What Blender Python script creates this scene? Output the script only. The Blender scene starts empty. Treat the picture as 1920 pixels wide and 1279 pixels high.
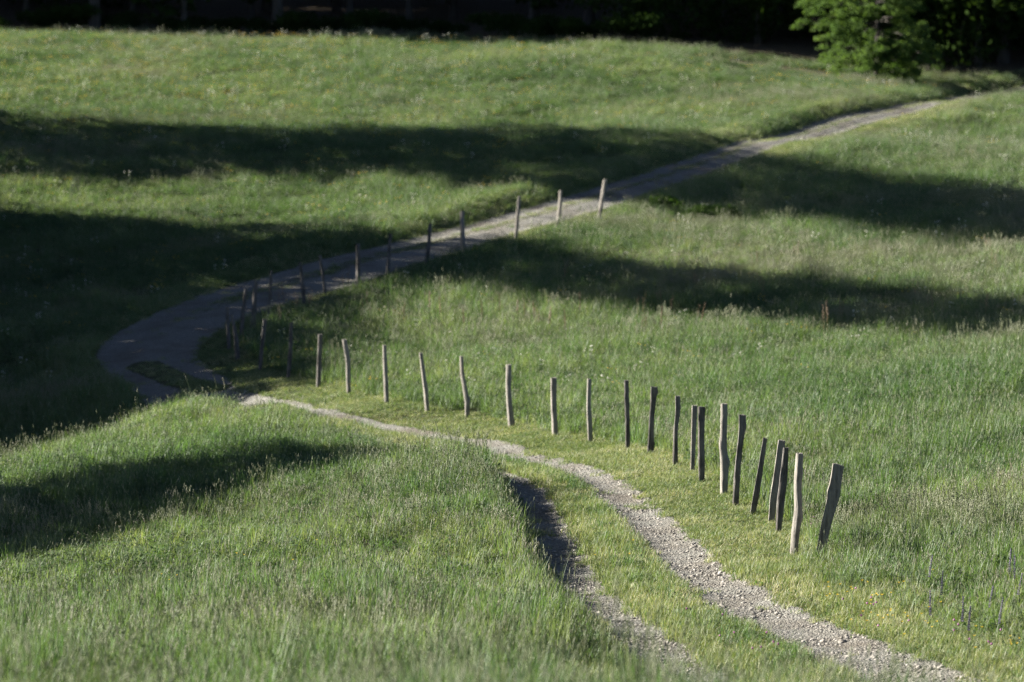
import bpy, math, random
import numpy as np

rng = np.random.default_rng(7)
random.seed(7)
# ---------------------------------------------------------------- camera model
F = 7200.0                 # focal length in photo pixels (135 mm on a 36 mm sensor, 1920 px wide)
PITCH = math.atan((640 - 73) / F)
CAMZ = 9.0
CP, SP = math.cos(PITCH), math.sin(PITCH)

def ray(px, py):
    """World direction (per metre of depth along Y) through photo pixel(s)."""
    u = (np.asarray(px, float) - 960) / F
    v = (np.asarray(py, float) - 639.5) / F
    dy = CP - v * SP
    dz = -SP - v * CP
    return u / dy, dz / dy          # X per Y, Z per Y

def at(px, py, d):
    """World point at depth d along Y."""
    a, b = ray(px, py)
    return a * d, np.asarray(d, float) + 0 * a, CAMZ + b * d

# ---------------------------------------------------------------- terrain
PTS_PX = [  # photo pixel, depth, and extra drop (standing grass hides the ground)
 (1541,1040,53,0),(1800,1270,42,0),(1600,1230,43.5,0),(1330,1100,50,0),(1230,1000,56,0),(1100,905,63.5,0),
 (1298,885,65,0),(1177,843,70.5,0),(1041,818,74.5,0),(959,800,78,0),(801,771,82,0),(653,740,87,0),(541,710,92.5,0),
 (488,695,96,0),(446,675,99.5,0),(429,655,102,0),(454,630,104,0),(506,597,107,0),(569,570,110,0),(673,540,114,0),
 (801,495,118,0),(869,474,120.5,0),(967,449,123,0),(1122,415,128,0),(1400,300,148,0),(1600,236,167,0),(1850,184,190,0),
 (980,852,72.5,0),(850,826,77,0),(720,798,81,0),(600,768,85.5,0),(480,738,90.5,0),(400,715,95,0),
 (1700,700,80,.2),(1700,500,108,.2),(1700,350,140,.2),(1750,250,166,.2),(1905,190,188,.2),(1300,700,86,.2),(1300,600,98,.2),
 (1300,500,112,.2),(1300,400,130,.2),(1300,345,139,.1),(900,650,97,.2),(900,560,108,.2),(1700,950,57,.25),(1880,1000,54,.25),(1880,1180,45,.15),
 (180,660,103,0),(300,585,110,0),(420,545,114,0),(640,485,120,0),(860,430,127,0),(1000,385,133,0),(1130,352,138,0),(1250,305,146,0),(1400,268,154,0),
 (1600,213,171,0),(0,700,102,.2),(0,550,120,.2),(0,390,140,.2),(0,220,167,.2),(0,68,206,.2),(500,400,138,.2),(500,250,161,.2),(500,78,203,.2),
 (1000,250,162,.2),(1000,93,198,.2),(1300,200,174,.2),(1350,112,195,.1),(1500,142,194,.1),(1700,172,196,0),
 (350,735,82,.3),(560,769,78,.37),(720,809,72,.38),(850,839,67,.40),(930,884,62.5,.3),(975,965,57,.28),(1000,1065,51.5,.25),
 (200,800,77,.3),(0,860,70,.3),(400,900,64,.22),(400,1000,57,.2),(300,1100,50.5,.2),(700,1000,55,.2),(700,1100,47.5,.2),(500,1200,39.5,.25),
 (500,1279,33.5,.25),(0,1200,41,.25),(0,1000,59,.2),(0,1279,34.5,.25),(950,1150,45,.25),(1000,1279,37.5,.25),(1190,1279,40.5,.2),
 (1130,1150,48.5,0),(1040,1060,53,0),(990,960,59.5,0),(960,900,64,0),(1280,1230,44,0),
 (1650,40,214,0),(900,40,222,0),(200,20,226,0),
]
PTS_XYZ = [  # outside the photograph, or hidden behind the knoll
 (-60,30,-7),(-60,80,-9.3),(-60,130,-6),(-60,200,1),(-60,280,10),(60,30,-4),(60,80,-5),(60,140,-3.5),(60,200,-.5),(60,280,9),
 (0,0,-1.9),(-8,0,-2.3),(8,0,-1.9),(0,10,-2.8),(6,10,-2.7),(-6,10,-3.1),(0,20,-4.3),(-6,22,-4.7),(8,22,-4.4),(14,36,-6),(-10,40,-6.9),
 (0,-40,2),(0,280,10),(-32,245,6),(30,245,5),(-25,60,-8),(-25,90,-9.2),(-26,130,-7),(-42,165,-2.8),(-10,86,-9.55),(-6.5,88,-8.7),(-12.3,92,-9.7),(-9,90,-9.25),(-10.6,78,-9.0),(-12.5,74,-9.2),(-9.2,81.5,-8.85),
 (25,60,-6.3),(25,100,-5.8),(28,130,-4.8),(30,180,-2.2),(0,340,15),(-80,340,15),(80,340,15),(-140,150,-3),(140,150,-1),(-140,0,-6),(140,0,-2),(0,-80,5),(-140,340,15),(140,340,15),
]
_P = []
for px, py, d, g in PTS_PX:
    x, y, z = at(px, py, d)
    _P.append((float(x), float(y), float(z) - g))
for x, y, z in PTS_XYZ:
    _P.append((x, y, z + CAMZ))
_P = np.array(_P)
_S = 60.0
def _phi(r2):
    return 0.5 * r2 * np.log(r2 + 1e-12)
def _tps_fit():
    n = len(_P)
    q = _P[:, :2] / _S
    r2 = ((q[:, None] - q[None]) ** 2).sum(-1)
    A = np.zeros((n + 3, n + 3))
    A[:n, :n] = _phi(r2) + np.eye(n) * 2e-4
    A[:n, n] = 1; A[:n, n+1:] = q
    A[n, :n] = 1; A[n+1:, :n] = q.T
    b = np.zeros(n + 3); b[:n] = _P[:, 2]
    return np.linalg.solve(A, b)
_W = _tps_fit()
def tps(x, y):
    x = np.clip(np.asarray(x, float).ravel(), -140, 140) / _S
    y = np.clip(np.asarray(y, float).ravel(), -80, 340) / _S
    out = np.zeros_like(x)
    q = _P[:, :2] / _S
    for i in range(0, len(x), 20000):
        a, b = x[i:i+20000], y[i:i+20000]
        r2 = (a[:, None] - q[None, :, 0]) ** 2 + (b[:, None] - q[None, :, 1]) ** 2
        out[i:i+20000] = _phi(r2) @ _W[:-3] + _W[-3] + _W[-2] * a + _W[-1] * b
    return out

def vnoise(x, y, scale, seed):
    """Smooth 2-D value noise in [-1, 1]."""
    x = np.asarray(x, float) / scale; y = np.asarray(y, float) / scale
    xi = np.floor(x).astype(np.int64); yi = np.floor(y).astype(np.int64)
    fx = x - xi; fy = y - yi
    fx = fx * fx * (3 - 2 * fx); fy = fy * fy * (3 - 2 * fy)
    def h(a, b):
        n = (a * 374761393 + b * 668265263 + seed * 1442695041) & 0xFFFFFFFF
        n = ((n ^ (n >> 13)) * 1274126177) & 0xFFFFFFFF
        return ((n ^ (n >> 16)) & 0xFFFF) / 32767.5 - 1
    return (h(xi, yi) * (1 - fx) + h(xi + 1, yi) * fx) * (1 - fy) + (h(xi, yi + 1) * (1 - fx) + h(xi + 1, yi + 1) * fx) * fy

def march(px, py, fn, d0=25.0, d1=260.0):
    """First ground point along the ray through photo pixel(s)."""
    px = np.atleast_1d(np.asarray(px, float)); py = np.atleast_1d(np.asarray(py, float))
    a, b = ray(px, py)
    ds = np.linspace(d0, d1, 480)
    X = a[:, None] * ds; Y = np.broadcast_to(ds, X.shape); Z = CAMZ + b[:, None] * ds
    g = Z - fn(X.ravel(), Y.ravel()).reshape(X.shape)
    below = g < 0
    k = np.where(below.any(1), below.argmax(1), len(ds) - 1)
    k = np.maximum(k, 1)
    i = np.arange(len(px))
    g0, g1 = g[i, k-1], g[i, k]
    t = np.clip(g0 / (g0 - g1 + 1e-9), 0, 1)
    d = ds[k-1] + t * (ds[k] - ds[k-1])
    return a * d, d

def smooth_curve(P, n_sub=8):
    """Catmull-Rom through points."""
    P = np.asarray(P, float)
    Q = np.vstack([2*P[0]-P[1], P, 2*P[-1]-P[-2]])
    out = []
    for i in range(1, len(Q) - 2):
        for t in np.arange(n_sub) / n_sub:
            p0, p1, p2, p3 = Q[i-1], Q[i], Q[i+1], Q[i+2]
            out.append(.5*((2*p1)+(-p0+p2)*t+(2*p0-5*p1+4*p2-p3)*t*t+(-p0+3*p1-3*p2+p3)*t**3))
    out.append(P[-1])
    return np.array(out)

# ---------------------------------------------------------------- the track (right edge, left edge in photo pixels; None = hidden by the knoll)
ROAD = [
 ((1940,1278),(1325,1350)),((1760,1235),(1190,1262)),((1540,1165),(1105,1165)),((1370,1070),(1022,1082)),((1310,1010),(985,1003)),((1250,960),(955,943)),
 ((1180,915),(931,892)),((1085,865),None),((980,838),None),((860,818),None),((740,797),None),((650,775),None),((580,757),None),((480,733),None),
 ((405,706),(265,732)),((380,675),(190,690)),((387,643),(180,658)),((414,620),(232,618)),((472,594),(310,580)),((530,573),(400,546)),
 ((600,555),(455,528)),((730,515),(575,493)),((870,470),(720,460)),((1040,420),(905,412)),((1200,368),(1075,367)),((1400,300),(1290,298)),
 ((1600,240),(1505,239)),((1750,203),(1668,199)),((1860,181),(1790,182)),((1925,170),(1870,174)),
]
_R, _L = [], []
for r, l in ROAD:
    x, y = march(*r, tps); _R.append((x[0], y[0]))
    if l is None: _L.append(None)
    else:
        x, y = march(*l, tps); _L.append((x[0], y[0]))
for i in range(len(_R)):
    if _L[i] is None:
        a = np.array(_R[i-1]); b = np.array(_R[i+1]); t = (b - a) / np.linalg.norm(b - a)
        _L[i] = tuple(np.array(_R[i]) + 2.45 * np.array((-t[1], t[0])))
RE = smooth_curve(_R, 10); LE = smooth_curve(_L, 10)
# the track goes on towards the viewer and past the wood
d0 = RE[0] - RE[5]; d0 /= np.linalg.norm(d0)
RE = np.vstack([[RE[0] + d0 * s for s in (24, 16, 8)], RE]); LE = np.vstack([[LE[0] + d0 * s for s in (24, 16, 8)], LE])
d1 = RE[-1] - RE[-6]; d1 /= np.linalg.norm(d1)
RE = np.vstack([RE, [RE[-1] + d1 * s for s in (8, 18, 30)]]); LE = np.vstack([LE, [LE[-1] + d1 * s for s in (8, 18, 30)]])
CE = (RE + LE) / 2
NR = len(CE)
_T = np.gradient(CE, axis=0); _T /= np.linalg.norm(_T, axis=1)[:, None]
HW = np.abs((RE - LE)[:, 0] * _T[:, 1] - (RE - LE)[:, 1] * _T[:, 0]) / 2
HW = np.clip(HW, .95, 1.9)
HW = np.convolve(np.pad(HW, 12, "edge"), np.ones(25) / 25, "valid")
KEYI = lambda k: 3 + 10 * k     # index of road key k
def road_coord(x, y):
    """(index along the track, signed offset in half-widths: -1 left edge, +1 right edge, metres outside the edge)."""
    x = np.asarray(x, float); y = np.asarray(y, float)
    A, B = CE[:-1], CE[1:]
    D = B - A; L2 = (D ** 2).sum(1)
    uo = np.zeros(len(x)); so = np.zeros(len(x)); mo = np.zeros(len(x))
    for i in range(0, len(x), 8000):
        px, py = x[i:i+8000, None], y[i:i+8000, None]
        t = np.clip(((px - A[:, 0]) * D[:, 0] + (py - A[:, 1]) * D[:, 1]) / L2, 0, 1)
        ex = px - (A[:, 0] + t * D[:, 0]); ey = py - (A[:, 1] + t * D[:, 1])
        hw = HW[:-1] + t * (HW[1:] - HW[:-1])
        dist = np.sqrt(ex * ex + ey * ey)
        k = (dist - hw).argmin(1)
        r = np.arange(len(k))
        sgn = np.sign(ex[r, k] * D[k, 1] - ey[r, k] * D[k, 0])     # right of travel = +
        uo[i:i+8000] = k + t[r, k]
        so[i:i+8000] = sgn * dist[r, k] / hw[r, k]
        mo[i:i+8000] = dist[r, k] - hw[r, k]
    return uo, so, mo

def sstep(a, b, x):
    t = np.clip((x - a) / (b - a), 0, 1); return t * t * (3 - 2 * t)

def ground(x, y):
    x = np.asarray(x, float).ravel(); y = np.asarray(y, float).ravel()
    z = tps(x, y)
    u, s, m = road_coord(x, y)
    # bank where the upper field ends above the track
    far = sstep(KEYI(19), KEYI(22), u) * (s < 0)
    z = z + far * .38 * sstep(.1, 1.3, m) * np.exp(-np.maximum(m, 0) / 7)
    # bank left of the near track
    near = sstep(KEYI(2), KEYI(4), u) * (1 - sstep(KEYI(6), KEYI(7.6), u)) * (s < 0)
    z = z + near * .40 * sstep(0, .6, m) * np.exp(-np.maximum(m, 0) / 2.5)
    # worn wheel ruts on the track
    inside = 1 - sstep(-.25, .1, m)
    z = z - .05 * inside * np.exp(-((np.abs(s) - .62) / .28) ** 2)
    off = sstep(0, 2, m)
    z = z + off * (.07 * vnoise(x, y, 3.1, 3) + .10 * vnoise(x, y, 7.7, 4))
    return z

def hit(px, py):
    x, y = march(px, py, ground)
    return x, y, ground(x, y)

_ix, _iy = march([268, 300, 335, 370, 400], [684, 697, 712, 724, 733], ground)
ISLE = np.stack([_ix, _iy], 1)       # the little grass tongue inside the bend

# ================================================================ Blender scene
scene = bpy.context.scene
COL = scene.collection
AZ, EL = math.radians(16), math.radians(22)      # sun: from the left, a little behind; low
SUN = np.array([-math.cos(AZ) * math.cos(EL), math.sin(AZ) * math.cos(EL), math.sin(EL)])

def link(o, parent=None):
    COL.objects.link(o)
    if parent is not None: o.parent = parent
    return o
def tag(o, label=None, cat=None, group=None, kind=None):
    for k, v in (('label', label), ('category', cat), ('group', group), ('kind', kind)):
        if v: o[k] = v
    return o
def mesh_obj(name, V, Fc, mats=(), parent=None, smooth=False, mi=None, loose=False):
    me = bpy.data.meshes.new(name)
    V = np.asarray(V, np.float32)
    if isinstance(Fc, np.ndarray):
        n, k = Fc.shape
        me.vertices.add(len(V)); me.vertices.foreach_set('co', V.ravel())
        me.loops.add(n * k); me.loops.foreach_set('vertex_index', Fc.astype(np.int32).ravel())
        me.polygons.add(n)
        me.polygons.foreach_set('loop_start', np.arange(n, dtype=np.int32) * k)
        me.update(calc_edges=True)
    else:
        me.from_pydata(V.tolist(), [], Fc); me.update()
    for m in mats: me.materials.append(m)
    if mi is not None: me.polygons.foreach_set('material_index', np.asarray(mi, np.int32))
    if smooth: me.polygons.foreach_set('use_smooth', np.ones(len(me.polygons), bool))
    o = bpy.data.objects.new(name, me)
    if not loose: link(o, parent)
    return o

# ---------------------------------------------------------------- node helpers
class NT:
    def __init__(s, mat):
        s.t = mat.node_tree; s.t.nodes.clear()
        s.out = s.t.nodes.new('ShaderNodeOutputMaterial')
    def n(s, typ, **kw):
        nd = s.t.nodes.new('ShaderNode' + typ)
        for k, v in kw.items():
            if k.startswith('_'):
                setattr(nd, k[1:], v)
            else:
                key = int(k[1:]) if k[0] == 'i' and k[1:].isdigit() else k
                sock = nd.inputs[key]
                if hasattr(v, 'node'): s.t.links.new(v, sock)
                else: sock.default_value = v
        return nd
    def noise(s, vec, scale, detail=3, rough=.55):
        return s.n('TexNoise', Vector=vec, Scale=scale, Detail=detail, Roughness=rough).outputs[0]
    def ramp(s, fac, stops):
        nd = s.n('ValToRGB', Fac=fac); cr = nd.color_ramp
        while len(cr.elements) > 1: cr.elements.remove(cr.elements[-1])
        for i, (p, c) in enumerate(stops):
            e = cr.elements[0] if i == 0 else cr.elements.new(p)
            e.position = p; e.color = (*c, 1)
        return nd.outputs[0]
    def mix(s, f, a, b, mode='MIX'):
        nd = s.n('Mix', _data_type='RGBA', _blend_type=mode)
        for i, v in ((0, f), (6, a), (7, b)):
            if hasattr(v, 'node'): s.t.links.new(v, nd.inputs[i])
            else: nd.inputs[i].default_value = v if i == 0 else (*v, 1)
        return nd.outputs[2]
    def math(s, op, a, b=0.0, clamp=False):
        nd = s.n('Math', _operation=op, _use_clamp=clamp)
        for i, v in ((0, a), (1, b)):
            if hasattr(v, 'node'): s.t.links.new(v, nd.inputs[i])
            else: nd.inputs[i].default_value = v
        return nd.outputs[0]
    def surf(s, sh): s.t.links.new(sh, s.out.inputs['Surface'])

def new_mat(name):
    m = bpy.data.materials.new(name); m.use_nodes = True
    return m, NT(m)

def leaf_mat(name, c1, c2, c3=None, patch=.12, trans=.42, rough=.6, gloss=.03):
    """Thin leaf: diffuse and translucent, hue varied per plant and in patches over the ground."""
    m, t = new_mat(name)
    geo = t.n('NewGeometry'); oi = t.n('ObjectInfo')
    nz = t.noise(geo.outputs['Position'], patch, 3)
    rnd = t.math('ADD', t.math('MULTIPLY', oi.outputs['Random'], .6), t.math('MULTIPLY', nz, 1.9))
    rnd = t.math('SUBTRACT', rnd, .75, clamp=True)
    stops = [(0, c1), (.6, c2)] + ([(1, c3)] if c3 else [])
    col = t.ramp(rnd, stops)
    var = t.math('ADD', t.math('MULTIPLY', t.noise(geo.outputs['Position'], 9.0, 2), .7), .65)
    col = t.mix(1, col, t.n('CombineColor', i0=var, i1=var, i2=var).outputs[0], 'MULTIPLY')
    d = t.n('BsdfDiffuse', Color=col).outputs[0]
    tr = t.n('BsdfTranslucent', Color=t.mix(1, col, (1.15, 1.25, .55), 'MULTIPLY')).outputs[0]
    sh = t.n('MixShader', i0=trans, i1=d, i2=tr).outputs[0]
    g = t.n('BsdfGlossy', Color=(1, 1, 1, 1), Roughness=rough).outputs[0]
    t.surf(t.n('MixShader', i0=gloss, i1=sh, i2=g).outputs[0])
    return m

M = {}
M['grass'] = leaf_mat('meadow_blade', (.052, .094, .038), (.108, .156, .068), (.220, .244, .130))
M['grass2'] = leaf_mat('lush_blade', (.048, .102, .036), (.088, .152, .056), (.155, .212, .092))
M['dry'] = leaf_mat('seed_head', (.15, .18, .085), (.20, .215, .125), (.225, .21, .145), trans=.3)
M['short'] = leaf_mat('mown_blade', (.13, .17, .066), (.25, .265, .132), (.40, .375, .24), patch=.5, trans=.3)
M['herb'] = leaf_mat('herb_leaf', (.045, .092, .030), (.075, .125, .048), (.11, .15, .065))
M['yellow'] = leaf_mat('yellow_petal', (.60, .42, .03), (.68, .48, .05), trans=.25)
M['white'] = leaf_mat('pale_petal', (.50, .50, .46), (.58, .57, .53), trans=.3)
M['purple'] = leaf_mat('clover_petal', (.25, .08, .21), (.34, .13, .29), trans=.25)
M['sage'] = leaf_mat('sage_blossom', (.035, .025, .06), (.06, .04, .11), trans=.1)
M['sorrel'] = leaf_mat('sorrel_seed', (.17, .11, .07), (.24, .165, .105), trans=.3)
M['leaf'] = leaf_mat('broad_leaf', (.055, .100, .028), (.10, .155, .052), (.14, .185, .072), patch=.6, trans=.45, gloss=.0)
M['darkleaf'] = leaf_mat('shade_toned_leaf', (.015, .029, .009), (.025, .044, .012), patch=.3, trans=.25, gloss=.0)  # leaf colour lowered so sunlit crowns look as dark as deep shade

def bark_mat(name, c1, c2):
    m, t = new_mat(name)
    tc = t.n('TexCoord').outputs['Object']
    mp = t.n('Mapping', Vector=tc, Scale=(4, 4, .6)).outputs[0]
    nz = t.noise(mp, 2.5, 6, .65)
    col = t.ramp(nz, [(.3, c1), (.7, c2)])
    b = t.n('Bump', Strength=.8, Distance=.05, Height=nz).outputs[0]
    t.surf(t.n('BsdfPrincipled', i0=(0, 0, 0, 1), Roughness=.9, Normal=b).outputs[0])
    p = [n for n in t.t.nodes if n.type == 'BSDF_PRINCIPLED'][0]
    t.t.links.new(col, p.inputs['Base Color'])
    return m
M['bark'] = bark_mat('tree_bark', (.022, .019, .016), (.075, .066, .054))

def wood_mat(name, dark, mid, pale, amt):
    """Weathered post wood: grain along the post, cracks, pale bare patches."""
    m, t = new_mat(name)
    tc = t.n('TexCoord').outputs['Object']; oi = t.n('ObjectInfo').outputs['Random']
    off = t.n('CombineXYZ', X=t.math('MULTIPLY', oi, 37.0), Y=t.math('MULTIPLY', oi, 11.0), Z=t.math('MULTIPLY', oi, 53.0)).outputs[0]
    v = t.n('VectorMath', _operation='ADD', i0=tc, i1=off).outputs[0]
    gr = t.noise(t.n('Mapping', Vector=v, Scale=(38, 38, 2.2)).outputs[0], 1.0, 5, .7)
    pt = t.noise(t.n('Mapping', Vector=v, Scale=(9, 9, 3.2)).outputs[0], 1.0, 4, .6)
    fine = t.noise(v, 120.0, 3, .6)
    col = t.ramp(gr, [(.34, dark), (.5, mid), (.68, tuple(c * 1.5 for c in mid))])
    col = t.mix(t.ramp(pt, [(.5 - amt * .5, (0, 0, 0)), (.66 - amt * .4, (1, 1, 1))]), col, t.mix(gr, mid, pale))
    col = t.mix(t.ramp(fine, [(.66, (0, 0, 0)), (.74, (.8, .8, .8))]), col, tuple(min(1, c * 1.35) for c in pale))   # lichen flecks
    h = t.math('ADD', gr, t.math('MULTIPLY', fine, .3))
    b = t.n('Bump', Strength=1.0, Distance=.022, Height=h).outputs[0]
    p = t.n('BsdfPrincipled', Roughness=.85, Normal=b)
    t.t.links.new(col, p.inputs['Base Color'])
    t.surf(p.outputs[0])
    return m
WOOD = {
 'dark': wood_mat('shade_dark_wood', (.020, .017, .014), (.072, .064, .055), (.20, .185, .165), .15),  # darker copy of the post wood, shade put into the colour
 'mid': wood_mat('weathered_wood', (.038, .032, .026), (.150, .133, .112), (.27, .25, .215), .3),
 'pale': wood_mat('pale_wood', (.040, .034, .028), (.135, .121, .102), (.30, .278, .24), .42),  # post wood with the largest pale patches
}

# ground and track
def ground_mat():
    m, t = new_mat('meadow_soil')
    pos = t.n('NewGeometry').outputs['Position']
    a = t.noise(pos, .35, 4); b = t.noise(pos, 14.0, 4, .7)
    col = t.mix(a, (.030, .046, .016), (.052, .062, .024))
    col = t.mix(t.ramp(b, [(.45, (0, 0, 0)), (.7, (1, 1, 1))]), col, (.062, .055, .028))
    lit = t.n('Attribute', _attribute_name='litter').outputs['Fac']
    ln = t.noise(pos, 11.0, 4, .7)
    lc = t.ramp(ln, [(.3, (.05, .040, .026)), (.5, (.115, .09, .062)), (.7, (.18, .15, .11))])
    col = t.mix(lit, col, lc)
    bmp = t.n('Bump', Strength=1, Distance=.06, Height=b).outputs[0]
    p = t.n('BsdfPrincipled', Roughness=1, Normal=bmp); t.t.links.new(col, p.inputs['Base Color'])
    p.inputs['Specular IOR Level'].default_value = .1
    t.surf(p.outputs[0])
    return m
def gravel_mat():
    m, t = new_mat('track_gravel')
    pos = t.n('NewGeometry').outputs['Position']
    st = t.n('Attribute', _attribute_name='grassy').outputs['Fac']
    vo = t.n('TexVoronoi', Vector=pos, Scale=38.0)
    vo2 = t.n('TexVoronoi', Vector=pos, Scale=17.0)
    fine = t.noise(pos, 45.0, 4, .7); big = t.noise(pos, 1.3, 5, .6); mid = t.noise(pos, 5.0, 4)
    stone = t.ramp(t.n('SeparateColor', i0=vo.outputs['Color']).outputs[0], [(0, (.13, .129, .114)), (.5, (.236, .232, .208)), (1, (.385, .376, .343))])
    sand = t.mix(big, (.152, .152, .128), (.256, .254, .220))
    col = t.mix(t.ramp(mid, [(.35, (.25, .25, .25)), (.65, (.8, .8, .8))]), sand, stone)
    col = t.mix(t.ramp(fine, [(.3, (.6, .6, .6)), (.55, (0, 0, 0))]), col, (.13, .118, .10))
    col = t.mix(t.ramp(t.noise(pos, .8, 5, .65), [(.46, (0, 0, 0)), (.66, (.85, .85, .85))]), col, (.15, .132, .105))
    grass = t.mix(fine, (.055, .066, .026), (.10, .10, .046))
    msk = t.math('ADD', st, t.math('MULTIPLY', t.math('SUBTRACT', mid, .5), 1.1))
    col = t.mix(t.ramp(msk, [(.42, (0, 0, 0)), (.6, (1, 1, 1))]), col, grass)
    h = t.math('ADD', t.math('MULTIPLY', vo.outputs['Distance'], -.9), t.math('ADD', t.math('MULTIPLY', fine, .5), t.math('MULTIPLY', vo2.outputs['Distance'], -.8)))
    b = t.n('Bump', Strength=1.0, Distance=.05, Height=h).outputs[0]
    p = t.n('BsdfPrincipled', Roughness=.95, Normal=b); t.t.links.new(col, p.inputs['Base Color'])
    p.inputs['Specular IOR Level'].default_value = .2
    t.surf(p.outputs[0])
    return m
M['ground'] = ground_mat(); M['gravel'] = gravel_mat()
def stone_mat():
    m, t = new_mat('limestone')
    oi = t.n('ObjectInfo').outputs['Random']; pos = t.n('NewGeometry').outputs['Position']
    col = t.ramp(oi, [(0, (.14, .127, .108)), (.5, (.26, .24, .208)), (1, (.42, .395, .35))])
    nz = t.noise(pos, 60.0, 3)
    col = t.mix(t.math('MULTIPLY', nz, .5), col, (.17, .155, .13))
    p = t.n('BsdfPrincipled', Roughness=.9); t.t.links.new(col, p.inputs['Base Color']); t.surf(p.outputs[0])
    return m
M['stone'] = stone_mat()

# ---------------------------------------------------------------- setting: ground sheet
def axis(lo, a, b, hi, step):
    n = int((b - a) / step)
    mid = np.linspace(a, b, n + 1)
    g = np.cumsum(step * 1.22 ** np.arange(1, 60))
    left = a - g[g < a - lo]; right = b + g[g < hi - b]
    return np.concatenate([left[::-1], mid, right])
gx = axis(-420, -30, 34, 420, .32); gy = axis(-160, 22, 216, 620, .32)
GX, GY = np.meshgrid(gx, gy)
GZ = ground(GX, GY)
nx, ny = len(gx), len(gy)
ii = (np.arange(ny - 1)[:, None] * nx + np.arange(nx - 1)).ravel()
ground_faces = np.stack([ii, ii + 1, ii + nx + 1, ii + nx], 1)
u_, s_, m_ = road_coord(GX.ravel(), GY.ravel())
GZs = GZ - .09 * (1 - sstep(-.25, .02, m_))       # the track lies on its own sheet above
ground_o = mesh_obj('meadow_ground', np.stack([GX.ravel(), GY.ravel(), GZs], 1), ground_faces, [M['ground']], smooth=True)
tag(ground_o, kind='structure')
# leaf litter strip under the wood's edge
lx, ly = march([1330, 1430, 1520, 1600, 1680, 1720], [108, 122, 138, 150, 160, 165], ground)
def poly_dist(x, y, Q):
    A, B = Q[:-1], Q[1:]; D = B - A; L2 = (D ** 2).sum(1) + 1e-9
    x = np.asarray(x)[:, None]; y = np.asarray(y)[:, None]
    t = np.clip(((x - A[:, 0]) * D[:, 0] + (y - A[:, 1]) * D[:, 1]) / L2, 0, 1)
    return np.sqrt(((x - A[:, 0] - t * D[:, 0]) ** 2 + (y - A[:, 1] - t * D[:, 1]) ** 2).min(1))
LITTER = np.stack([lx, ly], 1)
def litter(x, y):
    d = poly_dist(x, y, LITTER)
    wood = sstep(0, 3, np.asarray(y) - wood_edge(np.asarray(x)))
    return np.maximum(.75 * (1 - sstep(.6, 2.6, d + 1.1 * vnoise(x, y, 1.3, 9) + .5 * vnoise(x, y, .5, 19))), wood)
def wood_edge(x):
    """Y of the shaded wood's edge."""
    return np.interp(x, [-45, -28, -14, 0, 9, 14, 19, 24, 40], [214, 211, 211, 207, 200, 199, 200, 198, 197])
at_ = ground_o.data.attributes.new('litter', 'FLOAT', 'POINT')
at_.data.foreach_set('value', litter(GX.ravel(), GY.ravel()).astype(np.float32))

# ---------------------------------------------------------------- setting: gravel track sheet
def grassy(u, s):
    """How much the strip between the wheel tracks is overgrown."""
    nearf = 1 - sstep(KEYI(12.5), KEYI(14.6), u)
    farf = sstep(KEYI(15.5), KEYI(19), u)
    w = np.interp(u, [KEYI(0), KEYI(2), KEYI(5), KEYI(8), KEYI(14)], [.28, .27, .25, .23, .20])
    c = np.interp(u, [KEYI(0), KEYI(2), KEYI(5), KEYI(8), KEYI(14)], [-.12, -.08, -.08, -.13, -.18])
    strip = 1 - sstep(w * .8, w * 1.7, np.abs(s - c))
    edge = sstep(.93, 1.05, np.abs(s))
    return np.maximum(strip * (nearf + .5 * farf), edge)
uu = np.arange(0, NR - 1 + 1e-6, .2); ss = np.linspace(-1.12, 1.12, 37)
ui = np.clip(uu.astype(int), 0, NR - 2); uf = (uu - ui)[:, None]
cc = CE[ui] * (1 - uf) + CE[ui + 1] * uf; tt = _T[ui] * (1 - uf) + _T[ui + 1] * uf
tt /= np.linalg.norm(tt, axis=1)[:, None]; hw = HW[ui] * (1 - uf[:, 0]) + HW[ui + 1] * uf[:, 0]
nn = np.stack([tt[:, 1], -tt[:, 0]], 1)
rx = (cc[:, None] + nn[:, None] * (hw[:, None] * ss)[:, :, None])
X_, Y_ = rx[..., 0].ravel(), rx[..., 1].ravel()
Z_ = ground(X_, Y_) + .012 + .012 * vnoise(X_, Y_, .45, 5) + .008 * vnoise(X_, Y_, .17, 6)
Sg = np.tile(ss, len(uu)); Ug = np.repeat(uu, len(ss))
Z_ = Z_ - .12 * sstep(1.02, 1.12, np.abs(Sg))
k = len(ss); ii = (np.arange(len(uu) - 1)[:, None] * k + np.arange(k - 1)).ravel()
track_o = mesh_obj('gravel_track', np.stack([X_, Y_, Z_], 1), np.stack([ii, ii + 1, ii + k + 1, ii + k], 1), [M['gravel']], smooth=True)
tag(track_o, kind='structure')
a_ = track_o.data.attributes.new('grassy', 'FLOAT', 'POINT')
isle_ = 1 - sstep(.3, .6, poly_dist(X_, Y_, ISLE))
a_.data.foreach_set('value', np.maximum(grassy(Ug, Sg), isle_).astype(np.float32))

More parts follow.
